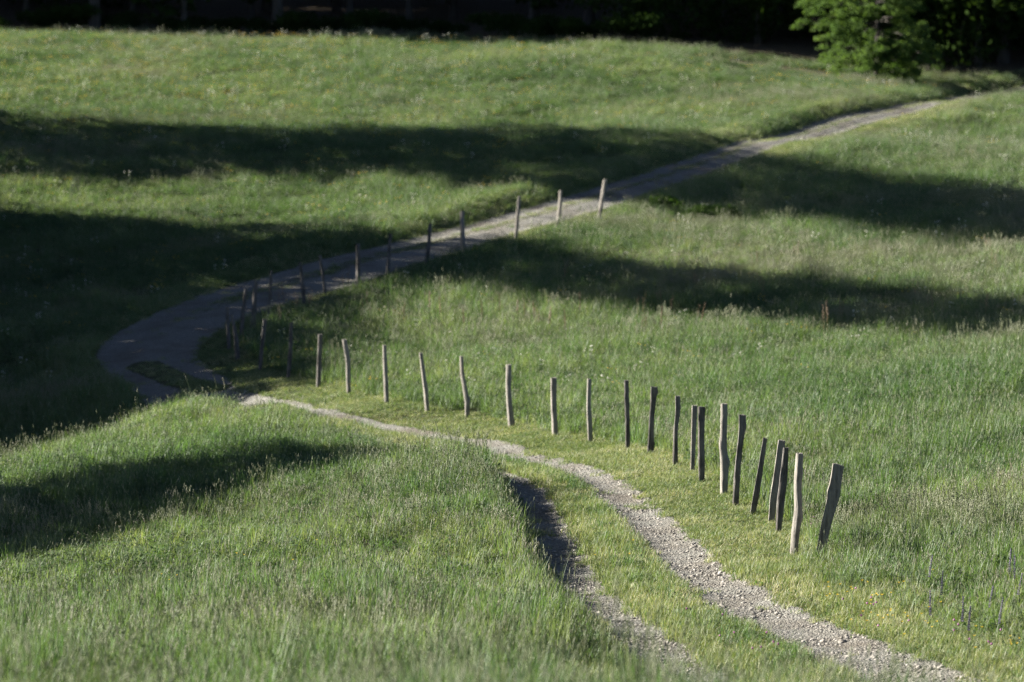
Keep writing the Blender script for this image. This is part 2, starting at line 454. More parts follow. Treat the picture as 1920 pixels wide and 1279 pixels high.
# ---------------------------------------------------------------- fence posts
# top px, base px, width px (bottom..top), bends (fraction, sideways px), wood, facing of the split face (deg from the camera, + to the right), roundness, label
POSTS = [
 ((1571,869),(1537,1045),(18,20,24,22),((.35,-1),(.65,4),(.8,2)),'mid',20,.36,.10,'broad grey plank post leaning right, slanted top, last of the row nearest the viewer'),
 ((1499,848),(1488,1043),(15,16,15,14),((.25,1),(.45,5),(.7,-1)),'pale',-25,1.3,0,'round pale post with a knot low on its trunk, second from the near end'),
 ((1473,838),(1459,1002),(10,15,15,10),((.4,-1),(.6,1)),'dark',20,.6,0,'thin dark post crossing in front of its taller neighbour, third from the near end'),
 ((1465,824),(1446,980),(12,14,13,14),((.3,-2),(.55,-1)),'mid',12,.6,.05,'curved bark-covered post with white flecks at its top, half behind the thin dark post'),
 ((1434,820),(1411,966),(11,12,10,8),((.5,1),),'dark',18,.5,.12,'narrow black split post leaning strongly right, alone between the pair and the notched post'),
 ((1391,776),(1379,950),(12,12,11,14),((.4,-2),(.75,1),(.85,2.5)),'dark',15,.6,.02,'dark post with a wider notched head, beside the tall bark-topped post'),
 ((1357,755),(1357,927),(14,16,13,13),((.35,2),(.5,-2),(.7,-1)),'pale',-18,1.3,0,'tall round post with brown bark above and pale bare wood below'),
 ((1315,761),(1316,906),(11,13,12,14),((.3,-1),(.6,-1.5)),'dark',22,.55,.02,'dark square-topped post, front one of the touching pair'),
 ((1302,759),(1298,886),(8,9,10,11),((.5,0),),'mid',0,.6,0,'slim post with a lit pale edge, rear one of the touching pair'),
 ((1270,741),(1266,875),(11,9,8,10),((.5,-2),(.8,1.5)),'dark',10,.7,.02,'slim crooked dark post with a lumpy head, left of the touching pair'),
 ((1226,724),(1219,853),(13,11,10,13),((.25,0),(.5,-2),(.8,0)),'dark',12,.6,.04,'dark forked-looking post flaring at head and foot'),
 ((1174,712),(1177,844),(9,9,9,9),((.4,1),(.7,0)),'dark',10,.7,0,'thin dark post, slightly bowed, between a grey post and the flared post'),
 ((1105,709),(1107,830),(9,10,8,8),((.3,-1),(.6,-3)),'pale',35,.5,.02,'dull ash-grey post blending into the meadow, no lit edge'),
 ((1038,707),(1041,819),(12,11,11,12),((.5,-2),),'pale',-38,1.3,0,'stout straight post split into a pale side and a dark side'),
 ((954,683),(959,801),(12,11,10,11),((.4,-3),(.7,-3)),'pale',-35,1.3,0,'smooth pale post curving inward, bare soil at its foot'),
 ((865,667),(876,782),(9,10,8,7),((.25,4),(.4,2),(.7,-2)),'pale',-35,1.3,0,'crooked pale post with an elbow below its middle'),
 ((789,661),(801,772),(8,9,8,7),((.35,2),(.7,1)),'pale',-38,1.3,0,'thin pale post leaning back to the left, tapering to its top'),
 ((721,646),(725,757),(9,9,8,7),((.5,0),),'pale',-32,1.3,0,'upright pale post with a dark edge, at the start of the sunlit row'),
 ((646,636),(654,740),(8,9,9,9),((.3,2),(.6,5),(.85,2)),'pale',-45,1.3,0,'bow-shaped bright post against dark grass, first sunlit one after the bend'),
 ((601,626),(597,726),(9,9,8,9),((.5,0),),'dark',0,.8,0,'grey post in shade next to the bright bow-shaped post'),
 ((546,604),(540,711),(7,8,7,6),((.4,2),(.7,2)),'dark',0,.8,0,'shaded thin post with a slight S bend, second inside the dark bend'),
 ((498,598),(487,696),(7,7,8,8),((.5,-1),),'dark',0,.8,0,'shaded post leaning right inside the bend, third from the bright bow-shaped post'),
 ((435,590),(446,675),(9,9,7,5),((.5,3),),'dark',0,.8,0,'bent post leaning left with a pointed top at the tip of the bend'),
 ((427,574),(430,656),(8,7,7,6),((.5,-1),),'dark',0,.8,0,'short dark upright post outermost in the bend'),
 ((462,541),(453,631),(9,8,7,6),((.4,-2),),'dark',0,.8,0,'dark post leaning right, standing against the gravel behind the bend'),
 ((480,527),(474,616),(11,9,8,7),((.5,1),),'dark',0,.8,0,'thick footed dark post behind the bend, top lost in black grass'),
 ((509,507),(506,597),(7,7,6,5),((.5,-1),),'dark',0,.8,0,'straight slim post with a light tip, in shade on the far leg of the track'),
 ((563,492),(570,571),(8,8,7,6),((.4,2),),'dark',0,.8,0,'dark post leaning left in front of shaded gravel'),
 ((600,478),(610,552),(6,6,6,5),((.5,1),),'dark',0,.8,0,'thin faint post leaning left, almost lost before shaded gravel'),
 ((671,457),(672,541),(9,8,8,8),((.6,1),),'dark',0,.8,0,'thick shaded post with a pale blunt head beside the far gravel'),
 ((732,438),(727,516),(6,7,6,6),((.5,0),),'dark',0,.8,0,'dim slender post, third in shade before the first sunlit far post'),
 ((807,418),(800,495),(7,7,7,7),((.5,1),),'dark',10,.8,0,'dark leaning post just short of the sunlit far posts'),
 ((867,396),(870,474),(8,9,9,8),((.6,-2),(.8,-2)),'pale',-32,1.3,0,'beige sunlit post with a bent neck, first of the four far bright posts'),
 ((974,368),(967,449),(7,7,6,6),((.5,0),),'mid',-10,.9,0,'brown slim post leaning right, second of the four far bright posts'),
 ((1051,357),(1044,430),(7,7,7,6),((.4,2),(.75,2)),'pale',-22,.9,0,'bowed tan post, third of the four far bright posts'),
 ((1135,337),(1122,416),(8,8,8,8),((.5,0),),'mid',-28,.9,.02,'reddish tan post leaning right, highest of the far row'),
]
KNOTS = {0: [(.72, -1, 2.5)], 1: [(.37, 1, 3.0), (.8, 1, 1.5)], 3: [(.9, 1, 1.5)], 5: [(.87, 1, 2.0)], 6: [(.36, 1, 3.0), (.55, -1, 1.5)], 9: [(.83, 1, 2.0), (.7, 1, 1.5)], 10: [(.14, 1, 2.0), (.93, 1, 2)], 15: [(.28, 1, 2.5)], 14: [(.1, 1, 1.5)]}
post_xy = []
def make_post(spec, idx):
    (tx, ty), (bx, by), wid, bends, wood, face, rnd, slant, label = spec
    x, y, z = hit(bx, by); x, y, z = float(x[0]), float(y[0]), float(z[0])
    post_xy.append((x, y))
    s = y / F
    H = (by - ty) * s; dx = (tx - bx) * s
    r_ = np.random.default_rng(100 + idx)
    n, K = 18, 26
    bt = np.array([0.] + [b[0] for b in bends] + [1.]); bo = np.array([0.] + [b[1] * .8 for b in bends] + [0.])
    ts = np.linspace(0, 1, K)
    # smooth the bend
    fine_t = np.linspace(0, 1, 101); fo = np.interp(fine_t, bt, bo)
    fo = np.convolve(np.pad(fo, 8, 'edge'), np.ones(17) / 17, 'valid')
    V = []
    ang = np.linspace(0, 2 * np.pi, n, endpoint=False)
    fa = math.radians(-90 + face)
    fa2 = fa + math.radians(95 + 30 * r_.random()); fa3 = fa - math.radians(103 + 22 * r_.random())
    ph = r_.random(6) * 6.28
    ydrift = (r_.random() - .5) * .06
    rows = [(-.35, 0)] + [(t, i) for i, t in enumerate(ts)]
    for t, i in rows:
        tc = max(t, 0)
        w = np.interp(tc, [0, .33, .67, 1], wid) * s / 2
        cx = dx * t + np.interp(tc, fine_t, fo) * s; cz = H * t; cy = ydrift * t * H
        rad = 1 + .06 * np.sin(3 * ang + ph[0] + 2 * t) + .05 * np.sin(2 * ang + ph[1] - 3 * t) + .035 * np.sin(5 * ang + ph[2] + 5 * t)
        rad *= 1 + .03 * math.sin(9 * t + ph[3]) + .025 * math.sin(21 * t + ph[4]) + (r_.random() - .5) * .05 + .06 * (r_.random(n) - .5)
        for f, c in ((fa, rnd), (fa2, .55 + .4 * rnd), (fa3, .6 + .4 * rnd)):
            cs = np.cos(ang - f)
            lim = np.where(cs > .15, c / np.maximum(cs, .15), 9)
            rad = np.minimum(rad, lim * 1.02)
        rr = w * rad
        px_ = cx + rr * np.cos(ang); py_ = cy + rr * np.sin(ang) * .95
        # keep the outline's width as in the photograph
        half = (px_.max() - px_.min()) / 2; mid_ = (px_.max() + px_.min()) / 2
        px_ = cx + (px_ - mid_) * (w / half)
        for kt, side, amp in KNOTS.get(idx, ()):
            px_ = px_ + side * amp * s * math.exp(-((t - kt) / .045) ** 2) * np.maximum(0, side * np.cos(ang)) ** .7
        pz = np.full(n, cz)
        if i >= K - 2 and t > 0:
            pz = pz - slant * (px_ - cx) * 2.5 * ((i - K + 3) / 2) + (r_.random(n) - .5) * .012
        V += list(zip(px_, py_, pz))
    nr = len(rows); Fc = []
    for a in range(nr - 1):
        for b in range(n):
            c = (b + 1) % n
            Fc.append((a * n + b, a * n + c, (a + 1) * n + c, (a + 1) * n + b))
    # cut top with a slightly dished, cracked face
    top = V[-n:]; c = np.mean(top, 0)
    base = len(V); V += [tuple(c + (np.array(p) - c) * .55 + np.array([0, 0, .006 * (r_.random() - .3)])) for p in top]; V.append(tuple(c - np.array([0, 0, .004])))
    for b in range(n):
        c2 = (b + 1) % n
        Fc.append(((nr - 1) * n + b, (nr - 1) * n + c2, base + c2, base + b)); Fc.append((base + b, base + c2, base + n))
    o = mesh_obj('fence_post', V, Fc, [WOOD[wood]])
    o.location = (x, y, z)
    o.data.polygons.foreach_set('use_smooth', np.ones(len(o.data.polygons), bool))
    o.data.set_sharp_from_angle(angle=math.radians(38))
    tag(o, label, 'fence post', 'weathered fence posts lining the track')
    return o
for i, sp in enumerate(POSTS): make_post(sp, i)
FENCE = np.array(post_xy)
FR = KEYI(0)

# ---------------------------------------------------------------- vegetation kit: small plants scattered as stuff
KIT = {}
def ribbon(V, Fc, Mi, base, direction, h, bend, w, mi, seg=3, curl=0.):
    """One grass blade: base point, heading, height, how far the tip leans out, width."""
    bx, by = base; dx, dy = math.cos(direction), math.sin(direction)
    sx, sy = -dy, dx
    tw = random.uniform(-1.2, 1.2)
    i0 = len(V)
    for i in range(seg + 1):
        t = i / seg
        out = bend * t * t; zz = h * (t - .35 * curl * t * t)
        ww = w * (1 - t) ** .6 * (.75 + .5 * t) / 2
        a = tw * t; ca, sa = math.cos(a), math.sin(a)
        ox, oy = sx * ca + dx * sa, sy * ca + dy * sa
        cx, cy = bx + dx * out, by + dy * out
        if i == seg: V.append((cx, cy, zz))
        else:
            V.append((cx - ox * ww, cy - oy * ww, zz)); V.append((cx + ox * ww, cy + oy * ww, zz))
    for i in range(seg - 1):
        a = i0 + 2 * i; Fc.append((a, a + 1, a + 3, a + 2)); Mi.append(mi)
    a = i0 + 2 * (seg - 1); Fc.append((a, a + 1, a + 2)); Mi.append(mi)
def blob(V, Fc, Mi, c, r, rz, mi, n=5):
    """Small faceted seed head or flower."""
    i0 = len(V)
    V.append((c[0], c[1], c[2] - rz))
    for k in range(n):
        a = 2 * math.pi * k / n + random.random() * .5; q = r * random.uniform(.75, 1.2)
        V.append((c[0] + q * math.cos(a), c[1] + q * math.sin(a), c[2] + random.uniform(-.2, .2) * rz))
    V.append((c[0], c[1], c[2] + rz))
    for k in range(n):
        k2 = (k + 1) % n
        Fc.append((i0, i0 + 1 + k2, i0 + 1 + k)); Fc.append((i0 + n + 1, i0 + 1 + k, i0 + 1 + k2)); Mi += [mi, mi]
def leafquad(V, Fc, Mi, c, d, L, W, tilt, mi):
    dx, dy = math.cos(d), math.sin(d); i0 = len(V)
    ct, st = math.cos(tilt), math.sin(tilt)
    f = lambda a, b: (c[0] + dx * a * ct - dy * b, c[1] + dy * a * ct + dx * b, c[2] + a * st - abs(b) * .25)
    V += [f(0, 0), f(L * .5, -W / 2), f(L, 0), f(L * .5, W / 2)]
    Fc.append((i0, i0 + 1, i0 + 2, i0 + 3)); Mi.append(mi)
def tuft(kind):
    V, Fc, Mi = [], [], []
    R = random
    def pt(r):
        a = R.uniform(0, 6.28); q = r * math.sqrt(R.random()); return q * math.cos(a), q * math.sin(a)
    if kind.startswith('meadow'):
        mats = [M['grass'] if kind[-1] != 'b' else M['grass2'], M['dry']]
        for _ in range(20):
            h = R.uniform(.16, .50); ribbon(V, Fc, Mi, pt(.13), R.uniform(0, 6.28), h, h * R.uniform(.08, .6), R.uniform(.009, .017), 0, 3, R.uniform(0, .5))
        for _ in range(3 if kind[-1] == 'c' else 1):
            b = pt(.13); h = R.uniform(.4, .6); d = R.uniform(0, 6.28); bn = R.uniform(.03, .12)
            ribbon(V, Fc, Mi, b, d, h, bn, .004, 0)
            blob(V, Fc, Mi, (b[0] + bn * math.cos(d), b[1] + bn * math.sin(d), h), .006, .04, 1, 4)
    elif kind == 'seeding':
        mats = [M['grass'], M['dry']]
        for _ in range(12):
            h = R.uniform(.2, .45); ribbon(V, Fc, Mi, pt(.15), R.uniform(0, 6.28), h, h * R.uniform(.1, .5), R.uniform(.008, .014), 0)
        for _ in range(9):
            b = pt(.15); h = R.uniform(.42, .68); d = R.uniform(0, 6.28); bn = R.uniform(.02, .12)
            ribbon(V, Fc, Mi, b, d, h, bn, .004, 1)
            tx, ty = b[0] + bn * math.cos(d), b[1] + bn * math.sin(d)
            for q in range(4):
                blob(V, Fc, Mi, (tx + R.uniform(-.012, .012), ty + R.uniform(-.012, .012), h - q * .028), R.uniform(.005, .009), .018, 1, 4)
    elif kind == 'herb':
        mats = [M['herb'], M['grass2']]
        for _ in range(22):
            b = pt(.17); z = R.uniform(.04, .26)
            leafquad(V, Fc, Mi, (b[0], b[1], z), R.uniform(0, 6.28), R.uniform(.05, .11), R.uniform(.025, .05), R.uniform(-.3, .8), 0)
        for _ in range(8):
            h = R.uniform(.15, .35); ribbon(V, Fc, Mi, pt(.14), R.uniform(0, 6.28), h, h * R.uniform(.1, .6), .008, 1)
    elif kind.startswith('mown'):
        mats = [M['short'], M['grass2']]
        for _ in range(30):
            h = R.uniform(.03, .085); ribbon(V, Fc, Mi, pt(.13), R.uniform(0, 6.28), h, h * R.uniform(.3, 1.3), R.uniform(.006, .011), 0 if R.random() < .75 else 1, 2)
        for _ in range(3):
            b = pt(.12); leafquad(V, Fc, Mi, (b[0], b[1], .02), R.uniform(0, 6.28), .06, .03, R.uniform(-.1, .5), 1)
    elif kind in ('yellow', 'white'):
        mats = [M['grass2'], M[kind]]
        for _ in range(4):
            b = pt(.13); h = R.uniform(.22, .42); d = R.uniform(0, 6.28); bn = R.uniform(.0, .06)
            ribbon(V, Fc, Mi, b, d, h, bn, .004, 0)
            blob(V, Fc, Mi, (b[0] + bn * math.cos(d), b[1] + bn * math.sin(d), h), .017 if kind == 'yellow' else .02, .010 if kind == 'yellow' else .018, 1, 6)
    elif kind == 'sorrel':
        mats = [M['sorrel'], M['sorrel']]
        for _ in range(3):
            b = pt(.1); h = R.uniform(.5, .75); d = R.uniform(0, 6.28); bn = R.uniform(.0, .08)
            ribbon(V, Fc, Mi, b, d, h, bn, .006, 0)
            for q in range(9):
                blob(V, Fc, Mi, (b[0] + bn * .9 * math.cos(d) + R.uniform(-.015, .015), b[1] + bn * .9 * math.sin(d) + R.uniform(-.015, .015), h - q * .032), .012, .014, 1, 4)
    elif kind.startswith('stone'):
        mats = [M['stone']]
        n = 7
        i0 = 0; V.append((0, 0, .55))
        for lev, (zz, rr) in enumerate(((.38, .75), (0, 1.0), (-.3, .8))):
            for k in range(n):
                a = 6.283 * k / n + lev * .3; q = rr * R.uniform(.7, 1.15)
                V.append((q * math.cos(a), q * math.sin(a) * .8, zz * R.uniform(.7, 1.2)))
        for k in range(n): Fc.append((0, 1 + k, 1 + (k + 1) % n)); Mi.append(0)
        for lev in range(2):
            for k in range(n):
                a = 1 + lev * n; k2 = (k + 1) % n
                Fc.append((a + k, a + n + k, a + n + k2, a + k2)); Mi.append(0)
    return V, Fc, Mi, mats
def make_kit(name, kinds):
    c = bpy.data.collections.new(name)
    for k in kinds:
        V, Fc, Mi, mats = tuft(k)
        o = mesh_obj(name, V, Fc, mats, mi=Mi, loose=True, smooth=False)
        c.objects.link(o)
    return c
def scatter(name, kit, P, rot, scl, idx, label):
    """One stuff object whose points carry the small plants of a kit."""
    me = bpy.data.meshes.new(name); me.vertices.add(len(P)); me.vertices.foreach_set('co', np.asarray(P, np.float32).ravel())
    for nm, ty, arr, key in (('rot', 'FLOAT_VECTOR', rot, 'vector'), ('scl', 'FLOAT_VECTOR', scl, 'vector'), ('idx', 'INT', idx, 'value')):
        a = me.attributes.new(nm, ty, 'POINT'); a.data.foreach_set(key, np.ascontiguousarray(arr, np.int32 if ty == 'INT' else np.float32).ravel())
    o = link(bpy.data.objects.new(name, me))
    ng = bpy.data.node_groups.new(name, 'GeometryNodeTree')
    ng.interface.new_socket('Geometry', in_out='INPUT', socket_type='NodeSocketGeometry')
    ng.interface.new_socket('Geometry', in_out='OUTPUT', socket_type='NodeSocketGeometry')
    N = ng.nodes; L = ng.links
    gi, go = N.new('NodeGroupInput'), N.new('NodeGroupOutput')
    ci = N.new('GeometryNodeCollectionInfo'); ci.inputs[0].default_value = kit; ci.inputs['Separate Children'].default_value = True; ci.inputs['Reset Children'].default_value = True
    ip = N.new('GeometryNodeInstanceOnPoints'); ip.inputs['Pick Instance'].default_value = True
    def attr(nm, ty):
        a = N.new('GeometryNodeInputNamedAttribute'); a.data_type = ty; a.inputs[0].default_value = nm; return a.outputs[0]
    e2r = N.new('FunctionNodeEulerToRotation')
    L.new(gi.outputs[0], ip.inputs['Points']); L.new(ci.outputs[0], ip.inputs['Instance'])
    L.new(attr('idx', 'INT'), ip.inputs['Instance Index'])
    L.new(attr('rot', 'FLOAT_VECTOR'), e2r.inputs[0]); L.new(e2r.outputs[0], ip.inputs['Rotation'])
    L.new(attr('scl', 'FLOAT_VECTOR'), ip.inputs['Scale']); L.new(ip.outputs[0], go.inputs[0])
    md = o.modifiers.new('scatter', 'NODES'); md.node_group = ng
    tag(o, label, kind='stuff')
    return o

# ---------------------------------------------------------------- where the grass stands
def candidates(density, y0, y1, margin):
    """Random points over the trapezoid that the camera sees, plus a margin."""
    out = []
    for a in np.arange(y0, y1, 4.0):
        half = 960 / F * (a + 4) + margin
        n = int(density(a) * 4 * 2 * half)
        out.append(np.stack([rng.uniform(-half, half, n), rng.uniform(a, a + 4, n)], 1))
    return np.vstack(out)
def in_poly(x, y, Q):
    c = np.zeros(len(x), bool); j = len(Q) - 1
    for i in range(len(Q)):
        xi, yi = Q[i]; xj, yj = Q[j]
        m = ((yi > y) != (yj > y)) & (x < (xj - xi) * (y - yi) / (yj - yi + 1e-12) + xi)
        c ^= m; j = i
    return c
r0, r1 = KEYI(2), KEYI(24)
VERGE = np.vstack([FENCE, RE[r0 + 8:r1][::-1]])    # mown verge between the posts and the track

DENS = lambda a: float(np.interp(a, [24, 45, 70, 100, 150, 215], [38, 48, 40, 30, 24, 18]))
P = candidates(DENS, 24, 214, 2.0)
u, s, m = road_coord(P[:, 0], P[:, 1])
dpost = poly_dist(P[:, 0], P[:, 1], FENCE)
verge = in_poly(P[:, 0], P[:, 1], VERGE) | ((dpost < .35) & (s > 0))
gz = ground(P[:, 0], P[:, 1])
gsy = grassy(u, s)
lit_ = litter(P[:, 0], P[:, 1])
onroad = m < 0
right = (s > 0)
farleg = u > KEYI(19)
# how tall the grass grows here (1 = full meadow height)
edge_w = np.where(right, np.where(farleg, np.where(u > KEYI(25), 2.6, 1.0), 1.5), .26) * np.where((~right) & farleg, 1.2, 1)
tall = sstep(.0, 1, m / edge_w) * (.85 + .3 * vnoise(P[:, 0], P[:, 1], 4.5, 21) + .28 * vnoise(P[:, 0], P[:, 1], 1.6, 22) + .36 * vnoise(P[:, 0], P[:, 1], .55, 23))
tall = tall * np.where((s < 0) & (m < 1.6) & (u < KEYI(6.5)), 1.15, 1)
tall = tall * np.where((s < 0) & (m < 2.2) & (u > KEYI(7)) & (u < KEYI(13)), .85, 1)
tall = tall * np.where((s < 0) & (u < KEYI(1.0)) & (m < 2.4), .35, 1)
tall = tall * np.where((s < 0) & (u < KEYI(1.8)) & (m < .8), .4, 1)
tall = np.where(verge, 0, np.maximum(tall, 0))
keep = rng.random(len(P))
is_tall = (~onroad) & (~verge) & (tall > .28) & (lit_ < .6) & (keep < 1 - lit_)
a = np.flatnonzero(is_tall)
n = len(a); x, y = P[a, 0], P[a, 1]
patch = vnoise(x, y, 6, 31) + .6 * vnoise(x, y, 1.7, 32) + .5 * rng.standard_normal(n)
idx = np.where(patch > 1.15, 4, np.where(patch < -.95, 5, rng.integers(0, 4, n)))     # 4 seeding, 5 herb
herbzone = (x < 0) & (y > 47) & (y < 75) & (s[a] < 0)
idx = np.where(herbzone & (rng.random(n) < .35), 5, idx)
idx = np.where(right[a] & (y < 51) & (rng.random(n) < .3), 5, idx)
idx = np.where(right[a] & (y > 54) & (patch > .85), 4, idx)
fgz = (y < 46) & (s[a] < 0)
idx = np.where(fgz & (idx >= 4), rng.integers(0, 2, n), idx)
idx = np.where(fgz & (rng.random(n) < .04), 4, idx)
hs = tall[a] * rng.uniform(.72, 1.22, n) * np.where(rng.random(n) < .04, 1.35, 1)
hs = hs * np.where((~right[a]) & farleg[a], .8, 1.0) * np.where(herbzone, .8, 1) * np.where(fgz, 1.2, 1)
wide = np.interp(y, [30, 60, 120, 215], [.9, 1.0, 1.25, 1.6])
kit_meadow = make_kit('grass_tuft', ['meadow_a', 'meadow_b', 'meadow_c', 'meadow_a', 'seeding', 'herb'])
rot = np.stack([rng.normal(0, .14, n), rng.normal(0, .14, n), rng.uniform(0, 6.283, n)], 1)
scatter('meadow_grass', kit_meadow, np.stack([x, y, gz[a] - .02], 1), rot, np.stack([wide, wide, hs], 1), idx,
        'tall green meadow grass with pale seed heads covering the hillside')
print('tall', n)
# short grass: verge, track edges, strip between the wheel tracks
DEN2 = lambda a: float(np.interp(a, [24, 45, 70, 100, 150, 215], [90, 110, 80, 50, 32, 8]))
Q = candidates(DEN2, 30, 200, 1.0)
u2, s2, m2 = road_coord(Q[:, 0], Q[:, 1])
nearroad = m2 < 1.7
dp2 = poly_dist(Q[:, 0], Q[:, 1], FENCE)
v2 = in_poly(Q[:, 0], Q[:, 1], VERGE) | ((dp2 < .4) & (s2 > 0))
Q = Q[nearroad | v2]; u2, s2, m2, v2 = (w[nearroad | v2] for w in (u2, s2, m2, v2))
isl2 = 1 - sstep(.25, .5, poly_dist(Q[:, 0], Q[:, 1], ISLE))
g2 = np.maximum(grassy(u2, s2), isl2)
ragged = .16 * vnoise(Q[:, 0], Q[:, 1], .5, 41) + .10 * vnoise(Q[:, 0], Q[:, 1], .2, 42)
prob = np.where(m2 < 0, np.clip((g2 + 2.2 * ragged - .25) * 1.5, 0, 1), 1.0)
prob = np.where((m2 < 0) & (np.abs(s2) > .8), np.maximum(prob, sstep(-.12, .08, m2 + ragged)), prob)
k_ = rng.random(len(Q)) < prob
Q, u2, s2, m2, v2, g2 = (w[k_] for w in (Q, u2, s2, m2, v2, g2))
n = len(Q)
strip = (m2 < 0) & (g2 > .3)
h2 = rng.uniform(.7, 1.35, n) * np.where(v2, .95 + .35 * vnoise(Q[:, 0], Q[:, 1], 1.1, 43), 1.2)
h2 = np.where(strip, h2 * (1.35 + .8 * vnoise(Q[:, 0], Q[:, 1], 1.6, 44)) * np.where(u2 > KEYI(14), .5, 1), h2)
h2 = np.where((m2 > .3) & ~v2, h2 * 1.6, h2)
id2 = rng.integers(0, 3, n)
w2 = np.interp(Q[:, 1], [40, 70, 120, 200], [1, 1.1, 1.3, 1.6])
# taller clumps on the strip
kit_short = make_kit('verge_tuft', ['mown_a', 'mown_b', 'mown_c', 'herb', 'meadow_b'])
cl = strip & (u2 < KEYI(13)) & (np.abs(s2) < .2) & (rng.random(n) < .22 + .3 * vnoise(Q[:, 0], Q[:, 1], 1.2, 45))
id2 = np.where(cl, rng.integers(3, 5, n), id2)
h2 = np.where(cl, rng.uniform(.28, .6, n), h2)
w2 = np.where(cl, w2 * .7, w2)
rot = np.stack([rng.normal(0, .12, n), rng.normal(0, .12, n), rng.uniform(0, 6.283, n)], 1)
scatter('verge_grass', kit_short, np.stack([Q[:, 0], Q[:, 1], ground(Q[:, 0], Q[:, 1]) - .005], 1), rot, np.stack([w2, w2, h2], 1), id2,
        'short mown grass on the verge, the track edges and the strip between the wheel tracks')
print('short', n)
# sparse flowers over the meadow
n0 = 9000
y = 40 + 170 * rng.random(n0) ** .8; x = rng.uniform(-1, 1, n0) * (960 / F * y + 1)
u3, s3, m3 = road_coord(x, y)
fl = (m3 > .6) & ~in_poly(x, y, VERGE) & (y < wood_edge(x) - 3)
up = (s3 < 0) & (u3 > KEYI(17)) & (y > 110)
w3 = .12 + .85 * up * sstep(150, 175, y) * sstep(6, -6, x + 3 * vnoise(x, y, 5, 52)) + .12 * up
w3 = w3 * (.6 + .9 * sstep(-.1, .5, vnoise(x, y, 3.5, 51)))
fl &= (rng.random(n0) < w3) & (y > 82)
x, y, up = x[fl], y[fl], up[fl]
n = len(x)
sor_ok = (u3[fl] > KEYI(2)) & (s3[fl] > 0) & (y < 112) & (y > 92)
fl2 = None
id3 = np.where(rng.random(n) < np.where(up, .68, .35), 0, np.where((rng.random(n) < .6) | ~sor_ok, 1, 2))
kit_fl = make_kit('flower_tuft', ['yellow', 'white', 'sorrel'])
sc = rng.uniform(.85, 1.2, n) * np.interp(y, [50, 200], [.9, 1.6])
rot = np.stack([rng.normal(0, .1, n), rng.normal(0, .1, n), rng.uniform(0, 6.283, n)], 1)
scatter('meadow_flowers', kit_fl, np.stack([x, y, ground(x, y)], 1), rot, np.stack([sc, sc, sc], 1), id3,
        'tiny yellow and white flowers and rusty stalks sprinkled through the meadow')
print('flowers', n)
# loose gravel on the near wheel tracks
n0 = 60000
uu_ = rng.uniform(KEYI(-.3), KEYI(8), n0); sg = rng.uniform(-.98, .98, n0)
i_ = np.clip(uu_.astype(int), 0, NR - 2); f_ = (uu_ - i_)[:, None]
c_ = CE[i_] * (1 - f_) + CE[i_ + 1] * f_; t_ = _T[i_]; nn_ = np.stack([t_[:, 1], -t_[:, 0]], 1)
xy = c_ + nn_ * (HW[i_] * sg)[:, None]
gg = grassy(uu_, sg)
kk = (rng.random(n0) > gg * 1.3) & (rng.random(n0) < np.interp(uu_, [KEYI(0), KEYI(3), KEYI(5), KEYI(8)], [1, 1, .5, .25]))
xy = xy[kk]; n = len(xy)
size = np.exp(rng.normal(math.log(.009), .65, n)).clip(.004, .042)
kit_st = make_kit('gravel_stone', ['stone_a', 'stone_b', 'stone_c', 'stone_d'])
rot = np.stack([rng.uniform(-.5, .5, n), rng.uniform(-.5, .5, n), rng.uniform(0, 6.283, n)], 1)
scatter('loose_gravel', kit_st, np.stack([xy[:, 0], xy[:, 1], ground(xy[:, 0], xy[:, 1]) + .012], 1), rot, np.stack([size, size, size * .8], 1), rng.integers(0, 4, n),
        'loose pale limestone gravel lying on the wheel tracks')

# ---------------------------------------------------------------- trees
def leaf_cloud(C, Nrm, size, r_):
    """Many small folded leaves at points C; returns vertices and quads (two triangles' worth each)."""
    n = len(C)
    a = r_.normal(size=(n, 3)); a /= np.linalg.norm(a, axis=1)[:, None]
    if Nrm is not None:
        nrm = Nrm + .55 * r_.normal(size=(n, 3)); nrm /= np.linalg.norm(nrm, axis=1)[:, None]
    else:
        nrm = r_.normal(size=(n, 3)); nrm /= np.linalg.norm(nrm, axis=1)[:, None]
    t = np.cross(nrm, a); t /= np.linalg.norm(t, axis=1)[:, None] + 1e-9
    b = np.cross(nrm, t)
    L = (size * r_.uniform(.7, 1.3, n))[:, None]
    tip = C + t * L; back = C - t * L * .9
    s1 = C + b * L * .55 - nrm * L * .18; s2 = C - b * L * .55 - nrm * L * .18
    V = np.stack([back, s1, tip, s2], 1).reshape(-1, 3)
    return V, np.arange(4 * n).reshape(-1, 4)
def lobe_points(c, r, n, r_, inner=.45):
    d = r_.normal(size=(n, 3)); d /= np.linalg.norm(d, axis=1)[:, None]
    rad = r_.uniform(inner, 1, n) ** .6
    wob = 1 + .16 * np.sin(3.1 * d[:, 0] + 7 * d[:, 2] + c[0]) + .14 * np.sin(5.3 * d[:, 1] - 4 * d[:, 0] + c[1])
    return np.asarray(c) + d * (rad * wob)[:, None] * np.asarray(r)
